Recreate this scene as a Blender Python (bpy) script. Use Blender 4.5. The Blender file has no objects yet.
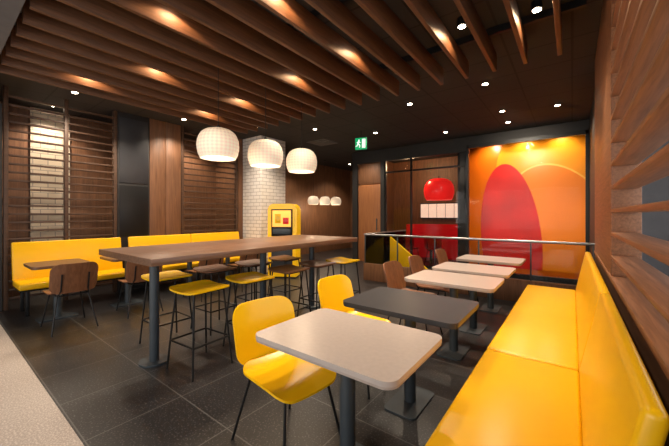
import bpy, bmesh, math
from mathutils import Vector, Matrix
S=bpy.context.scene
try:
    S.view_settings.view_transform='Standard'
except Exception: pass
H0=1.4
# ---------------- materials
def nt(name):
    m=bpy.data.materials.new(name); m.use_nodes=True
    n=m.node_tree; b=n.nodes['Principled BSDF']; return m,n,b
def plain(name,col,rough=.5,metal=0,var=.08,scale=8,spec=.5,coat=0,emit=None,es=0):
    m,n,b=nt(name)
    tc=n.nodes.new('ShaderNodeTexCoord'); no=n.nodes.new('ShaderNodeTexNoise')
    no.inputs['Scale'].default_value=scale; no.inputs['Detail'].default_value=4
    n.links.new(tc.outputs['Object'],no.inputs['Vector'])
    r=n.nodes.new('ShaderNodeValToRGB')
    r.color_ramp.elements[0].position=.3; r.color_ramp.elements[1].position=.7
    r.color_ramp.elements[0].color=[c*(1-var) for c in col]+[1]
    r.color_ramp.elements[1].color=[min(1,c*(1+var)) for c in col]+[1]
    n.links.new(no.outputs['Fac'],r.inputs['Fac']); n.links.new(r.outputs['Color'],b.inputs['Base Color'])
    b.inputs['Roughness'].default_value=rough; b.inputs['Metallic'].default_value=metal
    b.inputs['Specular IOR Level'].default_value=spec; b.inputs['Coat Weight'].default_value=coat
    if emit:
        b.inputs['Emission Color'].default_value=list(emit)+[1]; b.inputs['Emission Strength'].default_value=es
    return m
def wood(name,c1,c2,sc=(1,14,14),rough=.45):
    m,n,b=nt(name)
    tc=n.nodes.new('ShaderNodeTexCoord'); mp=n.nodes.new('ShaderNodeMapping')
    mp.inputs['Scale'].default_value=sc
    no=n.nodes.new('ShaderNodeTexNoise'); no.inputs['Scale'].default_value=3; no.inputs['Detail'].default_value=6; no.inputs['Distortion'].default_value=.6
    r=n.nodes.new('ShaderNodeValToRGB')
    r.color_ramp.elements[0].position=.3; r.color_ramp.elements[1].position=.7
    r.color_ramp.elements[0].color=list(c1)+[1]; r.color_ramp.elements[1].color=list(c2)+[1]
    n.links.new(tc.outputs['Object'],mp.inputs['Vector']); n.links.new(mp.outputs['Vector'],no.inputs['Vector'])
    n.links.new(no.outputs['Fac'],r.inputs['Fac']); n.links.new(r.outputs['Color'],b.inputs['Base Color'])
    b.inputs['Roughness'].default_value=rough
    return m
def speck(name,base,dots,sc,rough,tile=None,grout=(.02,.02,.02),thr=.62):
    m,n,b=nt(name)
    tc=n.nodes.new('ShaderNodeTexCoord')
    no=n.nodes.new('ShaderNodeTexNoise'); no.inputs['Scale'].default_value=sc; no.inputs['Detail'].default_value=2
    n.links.new(tc.outputs['Object'],no.inputs['Vector'])
    r=n.nodes.new('ShaderNodeValToRGB')
    r.color_ramp.elements[0].position=thr-.12; r.color_ramp.elements[1].position=thr
    r.color_ramp.elements[0].color=list(base)+[1]; r.color_ramp.elements[1].color=list(dots)+[1]
    n.links.new(no.outputs['Fac'],r.inputs['Fac'])
    out=r.outputs['Color']
    if tile:
        bt=n.nodes.new('ShaderNodeTexBrick'); bt.offset=0.0
        bt.inputs['Scale'].default_value=1; bt.inputs['Brick Width'].default_value=tile; bt.inputs['Row Height'].default_value=tile
        bt.inputs['Mortar Size'].default_value=.004; bt.inputs['Mortar Smooth'].default_value=0
        bt.inputs['Color1'].default_value=(1,1,1,1); bt.inputs['Color2'].default_value=(.75,.75,.75,1)
        bt.inputs['Mortar'].default_value=(1,1,1,1)
        n.links.new(tc.outputs['Object'],bt.inputs['Vector'])
        mx=n.nodes.new('ShaderNodeMix'); mx.data_type='RGBA'; mx.blend_type='MULTIPLY'; mx.inputs[0].default_value=1
        n.links.new(out,mx.inputs[6]); n.links.new(bt.outputs['Color'],mx.inputs[7])
        m2=n.nodes.new('ShaderNodeMix'); m2.data_type='RGBA'; m2.inputs[7].default_value=list(grout)+[1]
        n.links.new(bt.outputs['Fac'],m2.inputs[0]); n.links.new(mx.outputs[2],m2.inputs[6]); out=m2.outputs[2]
    n.links.new(out,b.inputs['Base Color']); b.inputs['Roughness'].default_value=rough
    return m
def bricktile(name,col,grout,w,h,ms=.006,rough=.25,ceil=False):
    m,n,b=nt(name)
    tc=n.nodes.new('ShaderNodeTexCoord'); sx=n.nodes.new('ShaderNodeSeparateXYZ'); cb=n.nodes.new('ShaderNodeCombineXYZ')
    n.links.new(tc.outputs['Object'],sx.inputs[0])
    if ceil:
        n.links.new(sx.outputs[0],cb.inputs[0]); n.links.new(sx.outputs[1],cb.inputs[1])
    else:
        ad=n.nodes.new('ShaderNodeMath'); n.links.new(sx.outputs[0],ad.inputs[0]); n.links.new(sx.outputs[1],ad.inputs[1])
        n.links.new(ad.outputs[0],cb.inputs[0]); n.links.new(sx.outputs[2],cb.inputs[1])
    bt=n.nodes.new('ShaderNodeTexBrick'); bt.offset=0.0 if ceil else .5
    bt.inputs['Scale'].default_value=1; bt.inputs['Brick Width'].default_value=w; bt.inputs['Row Height'].default_value=h
    bt.inputs['Mortar Size'].default_value=ms
    bt.inputs['Color1'].default_value=list(col)+[1]; bt.inputs['Color2'].default_value=[c*.9 for c in col]+[1]; bt.inputs['Mortar'].default_value=list(grout)+[1]
    n.links.new(cb.outputs[0],bt.inputs['Vector']); n.links.new(bt.outputs['Color'],b.inputs['Base Color'])
    b.inputs['Roughness'].default_value=rough
    return m
def emis(name,col,st):
    return plain(name,col,emit=col,es=st)
def glassm(name,tint,refl=.12):
    m=bpy.data.materials.new(name); m.use_nodes=True; n=m.node_tree; n.nodes.clear()
    o=n.nodes.new('ShaderNodeOutputMaterial'); mx=n.nodes.new('ShaderNodeMixShader')
    t=n.nodes.new('ShaderNodeBsdfTransparent'); g=n.nodes.new('ShaderNodeBsdfGlossy'); lw=n.nodes.new('ShaderNodeLayerWeight'); 
    t.inputs[0].default_value=list(tint)+[1]; g.inputs['Roughness'].default_value=.02
    lw.inputs[0].default_value=refl*2
    n.links.new(lw.outputs['Fresnel'],mx.inputs[0]); n.links.new(t.outputs[0],mx.inputs[1]); n.links.new(g.outputs[0],mx.inputs[2]); n.links.new(mx.outputs[0],o.inputs[0])
    return m
YEL=plain('yellow_vinyl',(.93,.51,.002),.30,var=.04,scale=3)
YELP=plain('yellow_ply',(.95,.55,.004),.26,var=.03,scale=3)
YELK=plain('yellow_enamel_glow',(.95,.55,.004),.3,var=.03,scale=3,emit=(.95,.5,.004),es=.25)  # self-glow put into the enamel to brighten the kiosk body
BLK=plain('black_steel',(.012,.012,.013),.4,metal=.3)
SILV=plain('brushed_steel',(.38,.38,.39),.35,metal=.9)
SLATE=plain('slate_steel',(.055,.068,.08),.45,metal=.2)
CHAR=plain('charcoal_laminate',(.035,.036,.042),.4)
TOPW=plain('pale_laminate',(.50,.43,.39),.3,var=.05,scale=40)
EDGE=plain('table_edge',(.42,.34,.29),.5)
WTOP=wood('walnut_top',(.12,.058,.032),(.22,.115,.066),(14,1,14),.35)
WPLY=wood('brown_ply',(.15,.06,.026),(.25,.105,.048),(14,14,1.5),.4)
WSLAT=wood('ceiling_slat_wood',(.085,.034,.013),(.155,.066,.027),(14,1,14),.55)
WDARK=wood('dark_wood',(.055,.027,.015),(.10,.050,.028),(14,1,14),.5)
WLOUV=wood('louvre_wood',(.18,.070,.028),(.32,.135,.058),(20,1,20),.5)
WPAN=wood('wall_wood',(.12,.054,.026),(.23,.105,.05),(12,12,.8),.5)
WDOOR=wood('door_wood',(.30,.11,.04),(.42,.17,.06),(12,12,.8),.5)
FLOOR=speck('dark_floor_tile',(.019,.0185,.020),(.11,.105,.11),80,.36,tile=.6,grout=(.10,.10,.10),thr=.69)
TERR=speck('pale_terrazzo',(.40,.34,.30),(.58,.51,.46),90,.45,thr=.6)
CEIL=bricktile('dark_ceiling_tile',(.032,.029,.029),(.010,.010,.010),.6,.6,.012,.8,ceil=True)
SOFF=plain('grey_plaster',(.12,.115,.115),.8)
DWALL=plain('dark_wall',(.022,.020,.020),.6)
BEI=bricktile('pale_tile',(.70,.58,.44),(.30,.26,.22),.2,.1,.006,.4)
WTILE=bricktile('white_glazed_tile',(.86,.83,.79),(.38,.35,.33),.22,.085,.006,.2)
ORA=plain('mural_orange',(.92,.17,.005),.3,var=.15,scale=.8)
ORB=plain('mural_amber',(.96,.32,.006),.3,var=.12,scale=.8)
ORC=plain('mural_tangerine',(.94,.23,.006),.3,var=.12,scale=.8)
RED=plain('mural_red',(.62,.012,.006),.3,var=.3,scale=1.2)
LINE=plain('mural_pale',(.95,.48,.08),.3)
REDB=plain('red_panel_glow',(.6,.008,.012),.3,emit=(.7,.008,.012),es=.2)  # faint glow built into the red, though it is no lamp
REDL=plain('red_shade',(.8,.01,.012),.3,emit=(1,.02,.015),es=.7)
REDC=plain('red_ply',(.7,.012,.012),.3)
GLS=glassm('clear_glass',(.88,.89,.90),.10)
GLSM=glassm('mural_glass',(.96,.96,.96),.045)
GLS2=glassm('balustrade_glass',(.84,.86,.87),.14)
LED=emis('lamp_led',(1,.84,.62),30)
REFL=emis('reflection_pane',(1,.74,.58),.7)  # glow imitating bright window reflections in the partition glass
GREEN=emis('exit_green',(.0,.35,.12),.8)
WHT=emis('sign_white',(.9,.95,.9),.9)
# lamp shade
m,n,b=nt('lamp_shade')
tc=n.nodes.new('ShaderNodeTexCoord'); sx=n.nodes.new('ShaderNodeSeparateXYZ'); n.links.new(tc.outputs['Object'],sx.inputs[0])
def M(op,a,bv=None):
    k=n.nodes.new('ShaderNodeMath'); k.operation=op
    for i,v in enumerate((a,bv)):
        if v is None: continue
        if isinstance(v,(int,float)): k.inputs[i].default_value=v
        else: n.links.new(v,k.inputs[i])
    return k.outputs[0]
an=M('MULTIPLY',M('ARCTAN2',sx.outputs[1],sx.outputs[0]),15); zz=M('MULTIPLY',sx.outputs[2],85)
pp=M('MULTIPLY',M('SINE',M('ADD',an,zz)),M('SINE',M('SUBTRACT',an,zz)))
hz=M('MULTIPLY',sx.outputs[2],-.9)
pp=M('ADD',M('ADD',M('MULTIPLY',pp,.15),.40),hz)
b.inputs['Base Color'].default_value=(.66,.57,.47,1); b.inputs['Roughness'].default_value=.7
b.inputs['Emission Color'].default_value=(1,.76,.52,1); n.links.new(pp,b.inputs['Emission Strength'])
SHADE=m
# ---------------- mesh builder
class MB:
    def __init__(s): s.bm=bmesh.new(); s.mats=[]
    def mi(s,mat):
        if mat not in s.mats: s.mats.append(mat)
        return s.mats.index(mat)
    def add(s,t,mat,mx=None,smooth=True):
        if mx is not None: bmesh.ops.transform(t,matrix=mx,verts=t.verts)
        i=s.mi(mat)
        bmesh.ops.recalc_face_normals(t,faces=t.faces)
        for f in t.faces: f.material_index=i; f.smooth=smooth
        me=bpy.data.meshes.new('t'); t.to_mesh(me); t.free(); s.bm.from_mesh(me); bpy.data.meshes.remove(me)
    def box(s,lo,hi,mat,bev=0,mx=None,seg=2):
        t=bmesh.new(); bmesh.ops.create_cube(t,size=1)
        lo=Vector(lo);hi=Vector(hi);c=(lo+hi)/2;d=hi-lo
        for v in t.verts: v.co=Vector((v.co.x*d.x,v.co.y*d.y,v.co.z*d.z))+c
        if bev: bmesh.ops.bevel(t,geom=t.edges[:],offset=bev,segments=seg,affect='EDGES',profile=.5)
        s.add(t,mat,mx)
    def cyl(s,p1,p2,r,mat,r2=None,seg=16,bev=0):
        p1=Vector(p1);p2=Vector(p2);d=p2-p1
        t=bmesh.new(); bmesh.ops.create_cone(t,cap_ends=True,segments=seg,radius1=r,radius2=r if r2 is None else r2,depth=d.length)
        q=Vector((0,0,1)).rotation_difference(d.normalized()).to_matrix().to_4x4()
        s.add(t,mat,Matrix.Translation((p1+p2)/2)@q)
    def tube(s,pts,r,mat,seg=10):
        for a,c in zip(pts[:-1],pts[1:]): s.cyl(a,c,r,mat,seg=seg)
        for p in pts[1:-1]:
            t=bmesh.new(); bmesh.ops.create_uvsphere(t,u_segments=seg,v_segments=6,radius=r); s.add(t,mat,Matrix.Translation(p))
    def slab(s,w,h,r,t,mat,fn,n=7,m=12):
        ys=[]
        for k in range(n+1):
            a=math.pi/2*k/n; ys.append(-h/2+r-r*math.cos(a))
        for k in range(1,m): ys.append(-h/2+r+(h-2*r)*k/m)
        ys+= [-y for y in reversed(ys[:n+1])]
        T=bmesh.new(); L=[[],[]]; C=14
        for y in ys:
            e=abs(y)-(h/2-r)
            hw=w/2-r+math.sqrt(max(0,r*r-e*e)) if e>0 else w/2
            for side in (0,1):
                L[side].append([T.verts.new(fn(-hw+2*hw*k/C,y,t/2 if side==0 else -t/2)) for k in range(C+1)])
        R=len(ys)
        for side in (0,1):
            for i in range(R-1):
                for k in range(C): T.faces.new((L[side][i][k],L[side][i][k+1],L[side][i+1][k+1],L[side][i+1][k]))
        per=[(0,k) for k in range(C+1)]+[(i,C) for i in range(1,R)]+[(R-1,k) for k in range(C-1,-1,-1)]+[(i,0) for i in range(R-2,0,-1)]
        for q in range(len(per)):
            a=per[q];c=per[(q+1)%len(per)]
            T.faces.new((L[0][a[0]][a[1]],L[0][c[0]][c[1]],L[1][c[0]][c[1]],L[1][a[0]][a[1]]))
        s.add(T,mat)
    def poly(s,pts,depthvec,mat):
        T=bmesh.new(); a=[T.verts.new(p) for p in pts]; c=[T.verts.new(Vector(p)+Vector(depthvec)) for p in pts]
        T.faces.new(a); T.faces.new(list(reversed(c)))
        for i in range(len(a)):
            j=(i+1)%len(a); T.faces.new((a[i],a[j],c[j],c[i]))
        s.add(T,mat)
    def lathe(s,prof,mat,seg=32,alt=0,c=(0,0,0)):
        T=bmesh.new(); R=[]
        for i,(r,z) in enumerate(prof):
            R.append([T.verts.new((c[0]+(r+(alt if (k+i)%2 else 0))*math.cos(2*math.pi*k/seg),c[1]+(r+(alt if (k+i)%2 else 0))*math.sin(2*math.pi*k/seg),c[2]+z)) for k in range(seg)])
        for i in range(len(R)-1):
            for k in range(seg): T.faces.new((R[i][k],R[i][(k+1)%seg],R[i+1][(k+1)%seg],R[i+1][k]))
        s.add(T,mat)
    def mesh(s,name,ang=40):
        me=bpy.data.meshes.new(name); s.bm.to_mesh(me); s.bm.free()
        for q in s.mats: me.materials.append(q)
        me.set_sharp_from_angle(angle=math.radians(ang)); return me
def put(name,me,loc=(0,0,0),rz=0):
    o=bpy.data.objects.new(name,me); o.location=loc; o.rotation_euler=(0,0,math.radians(rz)); S.collection.objects.link(o); return o
def bx(name,lo,hi,mat,bev=0):
    b=MB(); b.box(lo,hi,mat,bev); return put(name,b.mesh(name))
# ---------------- shell
ZC=3.3
bx('floor',(-8.2,.586,-.1),(1.6,11.3,0),FLOOR)
bx('floor_entry',(-8.2,-3.2,-.1),(1.6,.586,0),TERR)
bx('ceiling',(-8.2,.46,ZC),(1.6,11.3,ZC+.1),CEIL)
bx('ceiling_soffit',(-8.2,-3.2,3.02),(1.6,.46,ZC+.1),SOFF)
bx('wall_front',(-8.2,-3.3,0),(1.6,-3.2,3.02),SOFF)
b=MB()
for i in range(7): b.box((-5.53+i,-2.93,.6),(-5.47+i,-2.88,2.8),BLK)
for z in (.6,1.9,2.8): b.box((-5.5,-2.93,z-.03),(.5,-2.88,z+.03),BLK)
b.box((-5.5,-3.19,0),(.5,-2.9,.58),SOFF)
put('window_2',b.mesh('x'))
bx('wall_left',(-7.8,-3.2,0),(-7.6,11.2,ZC),WPAN)
bx('wall_corridor',(-7.6,11.1,0),(-5.2,11.3,ZC),WPAN)
bx('partition_dark',(-6.7,-3.2,0),(-6.6,.68,3.02),DWALL)
b=MB(); b.box((-6.72,2.13,0),(-6.6,2.67,ZC),DWALL,.004); b.box((-6.6,2.16,1.0),(-6.585,2.64,1.95),BLK,.003); b.box((-6.6,2.16,2.0),(-6.59,2.64,3.2),CHAR,.003); put('wall_panel_dark',b.mesh('x'))
b=MB()
for i in range(2): b.box((-6.72,2.675+i*.31,0),(-6.6,2.98+i*.31,ZC),WPAN,.006)
put('wall_panel_wood',b.mesh('x'))
bx('wall_tiled_left',(-7.59,1.12,0),(-7.55,1.66,ZC),BEI)
def screen(name,y0,y1,mid=True):
    b=MB()
    ps=[y0,y1]+([ (y0+y1)/2 ] if mid else [])
    for y in ps: b.box((-6.69,y-.025,0),(-6.6,y+.025,ZC),WDARK,.004)
    z=.15
    while z<3.25:
        b.box((-6.67,y0,z),(-6.62,y1,z+.028),WDARK,.003); z+=.125
    put(name,b.mesh(name))
screen('slat_screen',.72,2.10); screen('slat_screen',3.33,4.68,False)
bx('column_tiled',(-6.6,4.85,0),(-5.9,5.65,ZC),WTILE,.004)
bx('wall_recess',(-7.6,4.72,0),(-6.6,4.84,ZC),WPAN)
b=MB()
b.box((.24,8.0,0),(1.6,8.15,ZC),DWALL); b.box((-5.4,8.0,2.95),(-2.02,8.15,ZC),DWALL); b.box((-2.02,8.0,3.04),(.24,8.15,ZC),DWALL)
b.box((-5.4,8.0,0),(-5.22,8.15,2.95),DWALL); b.box((-4.42,8.0,0),(-4.3,8.15,2.95),DWALL)
b.box((-2.3,8.15,0),(-2.22,10.4,ZC),DWALL); b.box((-2.22,8.05,0),(-2.02,8.15,3.04),DWALL); b.box((.32,8.15,0),(.4,8.75,ZC),DWALL)
put('wall_back',b.mesh('x'))
bx('wall_kitchen_back',(-5.2,10.4,0),(1.6,10.5,ZC),WPAN); bx('wall_kitchen_side',(-5.35,8.15,0),(-5.2,11.1,ZC),WPAN)
b=MB(); b.box((-5.2,8.03,0),(-4.44,8.08,2.3),WDOOR,.005); b.box((-5.2,8.03,2.33),(-4.44,8.08,2.93),WPAN,.005)
b.cyl((-4.54,7.98,.95),(-4.54,7.98,1.3),.014,SLATE); b.cyl((-4.54,7.98,1.0),(-4.54,8.04,1.0),.01,SLATE); b.cyl((-4.54,7.98,1.25),(-4.54,8.04,1.25),.01,SLATE)
put('door_1',b.mesh('x'))
b=MB()
b.box((-4.3,8.05,.05),(-2.02,8.065,2.95),GLS)
for x in (-4.28,-3.5,-2.04): b.box((x-.02,8.03,0),(x+.02,8.09,2.95),BLK)
b.box((-4.3,8.03,0),(-2.02,8.09,.06),BLK); b.box((-4.3,8.03,2.6),(-2.02,8.09,2.64),BLK)
put('window_partition',b.mesh('x'))
# curved red booth backrest wall in the far room
b=MB()
for (R,z0,z1) in ((.95,0,1.05),):
    T=bmesh.new(); N=24; rings=[]
    for k in range(N+1):
        a=math.radians(10+160*k/N); cs,sn=math.cos(a),math.sin(a)
        rings.append([T.verts.new((r*cs,r*sn*.8,z)) for r,z in ((R,0),(R,1.1),(R-.1,1.1),(R-.1,0))])
    for k in range(N):
        for j in range(4): T.faces.new((rings[k][j],rings[k][(j+1)%4],rings[k+1][(j+1)%4],rings[k+1][j]))
    T.faces.new(rings[0]); T.faces.new(rings[-1]); b.add(T,REDB)
put('booth_backrest',b.mesh('x'),(-3.4,9.45,0))
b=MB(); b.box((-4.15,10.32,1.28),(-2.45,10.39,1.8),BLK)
for i in range(6): b.box((-4.13+i*.28,10.30,1.31),(-3.87+i*.28,10.325,1.77),REFL)
put('window_reflection_far',b.mesh('x'))  # window reflections in the glass, put in as glowing panes
# mural in a glazed recess
b=MB()
b.box((-1.95,7.96,.0),(.22,8.0,3.1),ORA,.003)
def clip_rect(P,x0=-1.94,x1=.2,z0=.12,z1=3.05):
    def cl(P,ins,inter):
        o=[]
        for i in range(len(P)):
            a=P[i-1];c=P[i]
            if ins(c):
                if not ins(a): o.append(inter(a,c))
                o.append(c)
            elif ins(a): o.append(inter(a,c))
        return o
    def ix(v): return lambda a,c:(v,a[1]+(c[1]-a[1])*(v-a[0])/(c[0]-a[0]))
    def iz(v): return lambda a,c:(a[0]+(c[0]-a[0])*(v-a[1])/(c[1]-a[1]),v)
    P=cl(P,lambda p:p[0]>=x0,ix(x0));P=cl(P,lambda p:p[0]<=x1,ix(x1));P=cl(P,lambda p:p[1]>=z0,iz(z0));P=cl(P,lambda p:p[1]<=z1,iz(z1)); return P
def ell(cx,cz,rx,rz,tilt=0,n=56):
    t=math.radians(tilt); o=[]
    for i in range(n):
        a=2*math.pi*i/n; u=rx*math.cos(a);v=rz*math.sin(a)
        o.append((cx+u*math.cos(t)-v*math.sin(t),cz+u*math.sin(t)+v*math.cos(t)))
    return o
def lay(P,y,mat):
    P=clip_rect(P); b.poly([(p[0],y,p[1]) for p in P],(0,.004,0),mat)
lay(ell(-.1,2.4,1.25,1.3),7.956,ORB)
lay(ell(-.25,.85,.93,1.66,12),7.952,LINE)
lay(ell(-.25,.83,.91,1.64,12),7.948,ORC)
lay(ell(-1.08,.75,.56,1.80,4),7.944,RED)
o=put('wall_mural',b.mesh('x'),(.047,.65,0)); o.scale=(1.15,1,1.04)
b=MB()
for x in (-2.0,.24): b.box((x-.03,7.90,0),(x+.02,7.99,3.08),BLK)
b.box((-2.02,7.90,3.0),(.26,7.99,3.08),BLK); b.box((-2.02,7.90,0),(.26,7.99,.1),BLK)
b.box((-1.98,7.94,.1),(.21,7.945,3.0),GLSM)
put('window_mural_glazing',b.mesh('x'))
# right side
bx('wall_right',(.27,5.05,0),(.45,8.0,ZC),DWALL)
b=MB()
b.box((.225,.1,0),(.36,5.0,.93),WDARK,.004); b.box((.215,.1,.93),(.4,5.0,.965),WLOUV,.006)
put('half_wall',b.mesh('x'))
b=MB()
b.box((.22,3.0,.967),(.27,4.98,ZC),WLOUV,.004)
b.box((.22,2.97,.967),(.38,3.02,ZC),WLOUV,.004); b.box((.25,.12,.967),(.35,.17,3.02),WLOUV,.004)
z=1.10
while z<3.25:
    b.box((.22,.14,z-.013),(.36,3.0,z+.013),WLOUV,.004); z+=.165
put('louvre_screen',b.mesh('x'))
b=MB()
b.box((1.3,-3.2,0),(1.5,5.05,.3),SOFF); b.box((1.3,-3.2,2.9),(1.5,5.05,3.3),SOFF)
put('wall_window_side',b.mesh('x'))
b=MB(); b.box((1.39,-3.2,.3),(1.4,5.05,2.9),GLS)
for i in range(9): b.box((1.36,-3.2+i*1.02,.3),(1.44,-3.14+i*1.02,2.9),BLK)
b.box((1.36,-3.2,2.2),(1.44,5.05,2.25),BLK)
put('window_1',b.mesh('x'))
bx('wall_window_end',(.45,5.05,0),(1.6,5.2,ZC),SOFF)
bx('ground_outside',(1.6,-15,-.2),(30,25,-.1),plain('asphalt',(.12,.12,.12),.9))
b=MB()
for i in range(6): b.box((14,-8+i*4,-.1),(18,-4.3+i*4,3+1.5*((i*7)%3)),SOFF,.05); b.box((13.95,-7+i*4,1),(14,-5.4+i*4,2.4),CHAR)
put('building_row',b.mesh('x'))
# ---------------- ceiling slats
b=MB(); x=-5.2
while x<.1:
    b.box((x-.02,.5,3.03),(x+.02,3.93,3.23),WSLAT,.003); x+=.3
for y in (.9,2.2,3.5): b.box((-5.3,y-.02,3.23),(.1,y+.02,3.3),BLK)
put('ceiling_slats',b.mesh('x'))
def lamp(name,kind,loc,e,col,size=.05,**k):
    L=bpy.data.lights.new(name,kind); L.energy=e; L.color=col
    if kind=='AREA':
        L.shape='RECTANGLE'; L.size=k['sx']; L.size_y=k['sy']
    else: L.shadow_soft_size=size
    if kind=='SPOT': L.spot_size=math.radians(k.get('a',110)); L.spot_blend=k.get('bl',.6)
    o=bpy.data.objects.new(name,L); o.location=loc; o.rotation_euler=k.get('rot',(0,0,0)); S.collection.objects.link(o); return o
WARM=(1,.62,.32); NEU=(1,.83,.64)
b=MB(); b.cyl((0,0,.0),(0,0,.075),.045,BLK,seg=20); b.cyl((0,0,-.004),(0,0,0),.034,LED,seg=20); dl=b.mesh('downlight')
b=MB(); b.cyl((0,0,-.012),(0,0,0),.05,BLK,seg=20); b.cyl((0,0,-.016),(0,0,-.012),.038,LED,seg=20); dl2=b.mesh('downlight')
for (x,y) in [(-4.75,1.25),(-4.75,2.9),(-3.85,1.7),(-3.85,2.95),(-2.65,1.3),(-2.65,2.9),(-1.75,1.75),(-1.75,2.85),(-.85,1.5),(-.85,3.15),(-.25,3.3)]:
    put('ceiling_downlight',dl,(x,y,3.225))
    lamp('spot_light','SPOT',(x,y,3.195),13,WARM,.02,a=150,bl=.2)
    lamp('spot_light','SPOT',(x,y,3.20),88,NEU,.03,a=78,bl=.7)
for (x,y) in [(-1.01,6.37),(-1.04,7.2),(-3.6,6.28),(-6.1,3.1),(-6.1,1.4),(-5.7,2.2),(-5.4,4.3),(-4.5,5.2),(-2.2,5.0),(-.2,6.6),(-6.6,7.2),(-6.6,9.6),(-4.8,7.4),(-7.15,1.35),(-7.1,3.9),(-1.0,4.9),(-2.3,7.2)]:  # includes downlights added to brighten the tiled column and the tiles behind the screen
    put('ceiling_downlight',dl2,(x,y,3.30))
    lamp('spot_light','SPOT',(x,y,3.27),115 if x<-5 else 95,NEU,.03,a=125,bl=.6)
for x in (-1.6,-.9,-.2):
    put('ceiling_downlight',dl2,(x,8.3,3.30)); lamp('mural_wash','SPOT',(x,8.3,3.27),55,(1,.84,.62),.05,a=130,bl=.8,rot=(math.radians(12),0,0))  # downlights added inside the recess to brighten the mural
lamp('mural_wash','SPOT',(-.9,6.2,3.2),150,(1,.86,.66),.1,a=95,bl=.8,rot=(math.radians(55),0,0))
lamp('kitchen_light','POINT',(-3.9,8.9,2.9),80,WARM,.1)
lamp('daylight_front','AREA',(-2.5,-3.0,1.7),160,(1,.96,.90),sx=6,sy=2.2,rot=(math.radians(90),0,0))
lamp('daylight_side','AREA',(1.34,1.5,1.7),90,(.95,.97,1),sx=2.4,sy=6,rot=(0,math.radians(90),0))
# ---------------- pendant
def pendant(zb,R,name,loc,sh=None,e=10):
    sh=sh or SHADE
    b=MB(); k=R/.22
    prof=[(.185,-.165),(.205,-.12),(.218,-.07),(.22,-.02),(.215,.03),(.20,.075),(.175,.115),(.135,.145),(.08,.163),(.02,.17)]
    prof=[(r*k,z*k) for r,z in prof]
    b.lathe(prof,sh,36,.004*k); b.lathe([(.183*k,-.165*k),(.02,-.12*k)],sh,36)
    b.cyl((0,0,.16*k),(0,0,.20*k),.018,BLK); b.cyl((0,0,.2*k),(0,0,3.3-zb),.004,BLK,seg=8); b.cyl((0,0,3.28-zb),(0,0,3.3-zb),.05,BLK)
    put(name,b.mesh(name,20),(loc[0],loc[1],zb))
    if e: lamp('pendant_bulb','POINT',(loc[0],loc[1],zb-.25*k),e,(1,.75,.5),.1)
for y in (1.97,2.64,3.31): pendant(2.19,.22,'pendant_lamp',(-3.12,y))
for i in range(3): pendant(1.9,.19,'pendant_lamp',(-7.0+i*.14,8.0+.45*i))
pendant(2.15,.42,'pendant_lamp',(-3.1,9.1),REDL,0)
# ---------------- high table
b=MB(); b.box((-3.76,1.05,1.0),(-2.57,3.95,1.06),WTOP,.006)
for y in (1.33,2.65,3.6):
    b.cyl((-3.18,y,0),(-3.18,y,1.0),.042,SLATE,seg=24); b.cyl((-3.18,y,0),(-3.18,y,.015),.13,SLATE,seg=28); b.box((-3.45,y-.04,.98),(-2.9,y+.04,1.0),BLK)
put('communal_table',b.mesh('x'))
def table(top,w=.85,l=.62,name='cafe_table'):
    b=MB()
    b.slab(w,l,.06,.022,top,lambda a,c,o:Vector((a,c,.739+o)))
    b.slab(w-.004,l-.004,.06,.012,EDGE if top is TOPW else CHAR,lambda a,c,o:Vector((a,c,.722+o)))
    b.cyl((0,0,.012),(0,0,.716),.043,SLATE,seg=24)
    b.slab(.24,.42,.04,.012,SLATE,lambda a,c,o:Vector((a,c,.006+o)))
    b.box((-.22,-.03,.70),(.22,.03,.716),BLK); b.box((-.03,-.2,.70),(.03,.2,.716),BLK)
    return b.mesh('cafe_table')
TA=table(TOPW); TB=table(CHAR); TC=table(WTOP,.62,.6)
for y,me in ((1.39,TA),(2.21,TB),(3.3,TA),(4.1,TA),(5.12,TA)): put('cafe_table',me,(-.97,y,0))
for y in (1.1,1.95,2.95,3.75): put('cafe_table',TC,(-5.6,y,0))
def chair(mat):
    b=MB()
    def seat(a,c,o):
        z=.445+ .018*(abs(c)/.22)**2 - (.03*max(0,(a-.12)/.1)**2) + (.03*max(0,(-a-.12)/.1)**2)
        return Vector((a,c,z+o))
    b.slab(.45,.45,.09,.013,mat,seat)
    def back(a,c,o):
        x=-.25-.10*(c+.19)/.38+.05*(a/.23)**2
        return Vector((x+o,a,.645+c))
    b.slab(.46,.36,.09,.013,mat,back)
    r=.0085
    for s in (-1,1):
        b.tube([Vector((.24,s*.22,0)),Vector((.16,s*.15,.425))],r,BLK)
        b.tube([Vector((-.30,s*.22,0)),Vector((-.19,s*.15,.425))],r,BLK)
        b.tube([Vector((.16,s*.15,.428)),Vector((-.19,s*.15,.428)),Vector((-.262,s*.13,.50)),Vector((-.315,s*.13,.70))],r,BLK)
    b.tube([Vector((.16,-.15,.428)),Vector((.16,.15,.428))],r,BLK); b.tube([Vector((-.19,-.15,.428)),Vector((-.19,.15,.428))],r,BLK)
    return b.mesh('dining_chair')
CY=chair(YELP); CB=chair(WPLY); CR=chair(REDC)
for x,y,r,me in ((-1.36,1.34,-8,CY),(-1.46,2.28,-3,CY),(-1.45,3.45,0,CB),(-1.45,4.15,2,CB),(-1.45,5.2,0,CB)): put('dining_chair',me,(x,y,0),r)
for y,r in ((1.1,180),(1.9,176),(2.9,183),(3.7,180)): put('dining_chair',CB,(-5.05,y,0),r)
for x,y,r in ((-3.75,8.55,90),(-3.0,8.55,90)): put('dining_chair',CR,(x,y,0),r)
TE=table(TOPW,.6,.55)
put('cafe_table',TE,(-3.4,9.3,0))
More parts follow.
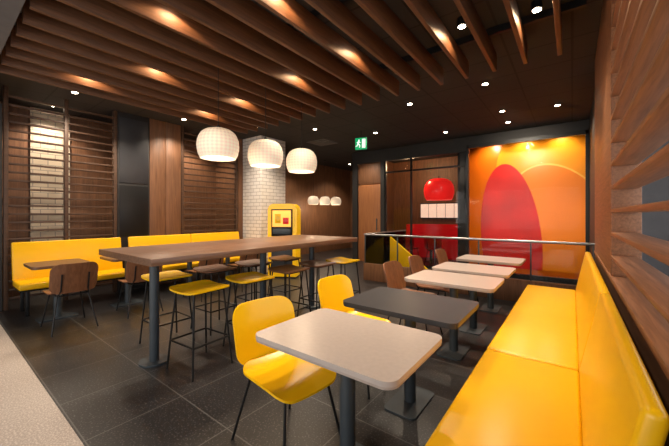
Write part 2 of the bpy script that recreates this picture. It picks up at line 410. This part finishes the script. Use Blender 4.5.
def stool(mat):
    b=MB()
    b.slab(.38,.42,.06,.016,mat,lambda a,c,o:Vector((a,c,.72+.022*(abs(a)/.19)**2*(1 if a<0 else .4)+o)))
    r=.009
    for sx_ in (-1,1):
        for sy in (-1,1): b.tube([Vector((sx_*.20,sy*.2,0)),Vector((sx_*.14,sy*.15,.708))],r,BLK)
    f=.26; k=.178; q=.182
    b.tube([Vector((-k,-q,f)),Vector((k,-q,f)),Vector((k,q,f)),Vector((-k,q,f)),Vector((-k,-q,f))],r,BLK)
    b.tube([Vector((-.14,-.15,.705)),Vector((.14,-.15,.705)),Vector((.14,.15,.705)),Vector((-.14,.15,.705)),Vector((-.14,-.15,.705))],r,BLK)
    return b.mesh('bar_stool')
SY=stool(YELP); SB=stool(WPLY)
for x,y,me,r in ((-2.75,1.55,SY,4),(-2.75,2.12,SY,-3),(-2.8,2.75,SB,2),(-2.8,3.3,SB,0),(-2.7,3.75,SY,0),(-3.55,1.62,SY,0),(-3.55,2.2,SB,3),(-3.55,2.8,SB,0),(-3.55,3.4,SB,0)): put('bar_stool',me,(x,y,0),r)
def bench(name,segs,x0,sgn,back_h,xb):
    b=MB()
    for (a,c) in segs:
        lo,hi=min(x0,xb),max(x0,xb)
        b.box((lo,a+.004,.37),(hi,c-.004,.455),YEL,.025,seg=4)
        ang=math.atan2(.10,back_h-.45)
        mx=Matrix.Translation((xb-sgn*.01,0,.44))@Matrix.Rotation(sgn*ang,4,'Y')
        t=(0,.055) if sgn>0 else (-.055,0)
        b.box((t[0],a+.004,0),(t[1],c-.004,(back_h-.44)/math.cos(ang)),YEL,.022,mx,seg=4)
    y0=segs[0][0];y1=segs[-1][1]
    lo,hi=min(x0+sgn*.06,xb),max(x0+sgn*.06,xb)
    b.box((lo,y0+.02,.34),(hi,y1-.02,.37),BLK)
    n=max(2,int((y1-y0)/1.2)+1)
    for i in range(n):
        y=y0+.1+(y1-y0-.2)*i/(n-1)
        b.box((x0+sgn*.1-.02,y-.02,0),(x0+sgn*.1+.02,y+.02,.34),BLK,.003); b.box((xb-sgn*.05-.02,y-.02,0),(xb-sgn*.05+.02,y+.02,.34),BLK,.003)
    put(name,b.mesh(name))
bench('banquette_bench',[(1.02,2.42),(2.42,5.0)],-.49,1,.95,.04)
bench('banquette_bench',[(.76,2.16),(2.27,3.46),(3.46,4.68)],-5.9,-1,1.0,-6.42)
# balustrade
b=MB()
b.box((-3.6,5.76,0),(.26,5.84,.36),WPAN,.004); b.cyl((-3.6,5.8,.98),(.26,5.8,.98),.02,SILV)
b.box((-3.58,5.795,.36),(.25,5.805,.96),GLS2)
for i in range(6): x=-3.58+i*.765; b.box((x-.01,5.785,.36),(x+.01,5.815,.96),SLATE,.002)
b.cyl((-3.6,5.8,.98),(-3.6,7.9,.98),.02,SILV); b.box((-3.605,5.84,.05),(-3.595,7.9,.96),GLS2)
put('glass_balustrade',b.mesh('x'))
b=MB(); b.poly([(-3.5,6.8,0),(-3.5,6.8,.88),(-2.6,6.8,.2),(-2.4,6.8,0)],(0,.06,0),YELP); put('stair_parapet',b.mesh('x'))
# kiosk
K=MB()
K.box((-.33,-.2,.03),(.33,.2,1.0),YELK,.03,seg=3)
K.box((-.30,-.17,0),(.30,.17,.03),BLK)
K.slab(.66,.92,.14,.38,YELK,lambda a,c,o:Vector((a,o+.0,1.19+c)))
K.box((-.24,-.215,.93),(.24,-.185,1.53),BLK,.01)
K.box((-.21,-.222,1.14),(.21,-.214,1.50),emis('kiosk_screen',(1,.40,.07),1.3),.003)
K.box((-.15,-.226,1.22),(-.02,-.221,1.42),YELP,.003); K.box((.03,-.226,1.20),(.16,-.221,1.34),REDB,.003)
K.box((-.20,-.222,.98),(.20,-.214,1.10),SLATE,.003)
K.box((-.24,-.212,.15),(.24,-.195,.85),CHAR,.01)
put('drink_kiosk',K.mesh('x'),(-5.2,4.95,0),30)
# exit sign
b=MB(); b.box((-.13,-.02,-.13),(.13,.02,.13),GREEN,.004)
b.cyl((0,0,.13),(0,0,.3),.006,BLK,seg=8)
y=-.023
b.box((.03,y,-.10),(.11,y+.002,.10),WHT)
b.cyl((-.04,y-.001,.075),(-.04,y+.002,.075),.018,WHT,seg=14)
def limb(p,q,w=.011):
    p=Vector((p[0],0,p[1]));q=Vector((q[0],0,q[1]));d=(q-p).normalized();nn=Vector((-d.z,0,d.x))*w
    b.poly([(v.x,y,v.z) for v in (p+nn,q+nn,q-nn,p-nn)],(0,.002,0),WHT)
limb((-.045,.055),(-.06,-.01),.016); limb((-.06,0),(-.02,-.04)); limb((-.02,-.04),(-.03,-.09)); limb((-.06,0),(-.085,-.05)); limb((-.085,-.05),(-.12,-.06)); limb((-.05,.045),(0,.02),.008); limb((-.05,.045),(-.095,.02),.008)
put('exit_sign',b.mesh('x'),(-3.77,5.93,3.0),15)
b=MB()
for i in range(5): s=.3-.055*i; b.box((-s,-s,-.01-.004*i),(s,s,0),SOFF if i%2==0 else BLK,.002)
put('ceiling_vent',b.mesh('x'),(-5.2,6.3,3.298))
# ---------------- world & camera
w=bpy.data.worlds.new('w'); S.world=w; w.use_nodes=True
n=w.node_tree; sk=n.nodes.new('ShaderNodeTexSky'); sk.sky_type='NISHITA'; sk.sun_disc=False; sk.sun_elevation=math.radians(35)
n.links.new(sk.outputs[0],n.nodes['Background'].inputs[0]); n.nodes['Background'].inputs[1].default_value=.2
cd=bpy.data.cameras.new('camera'); cam=bpy.data.objects.new('camera',cd); S.collection.objects.link(cam)
cam.location=(0,0,H0); cam.rotation_euler=(math.radians(90),0,math.radians(37.3)); cd.lens=312/669*36; cd.sensor_width=36; cd.shift_y=-8/669; cd.clip_start=.02
S.camera=cam
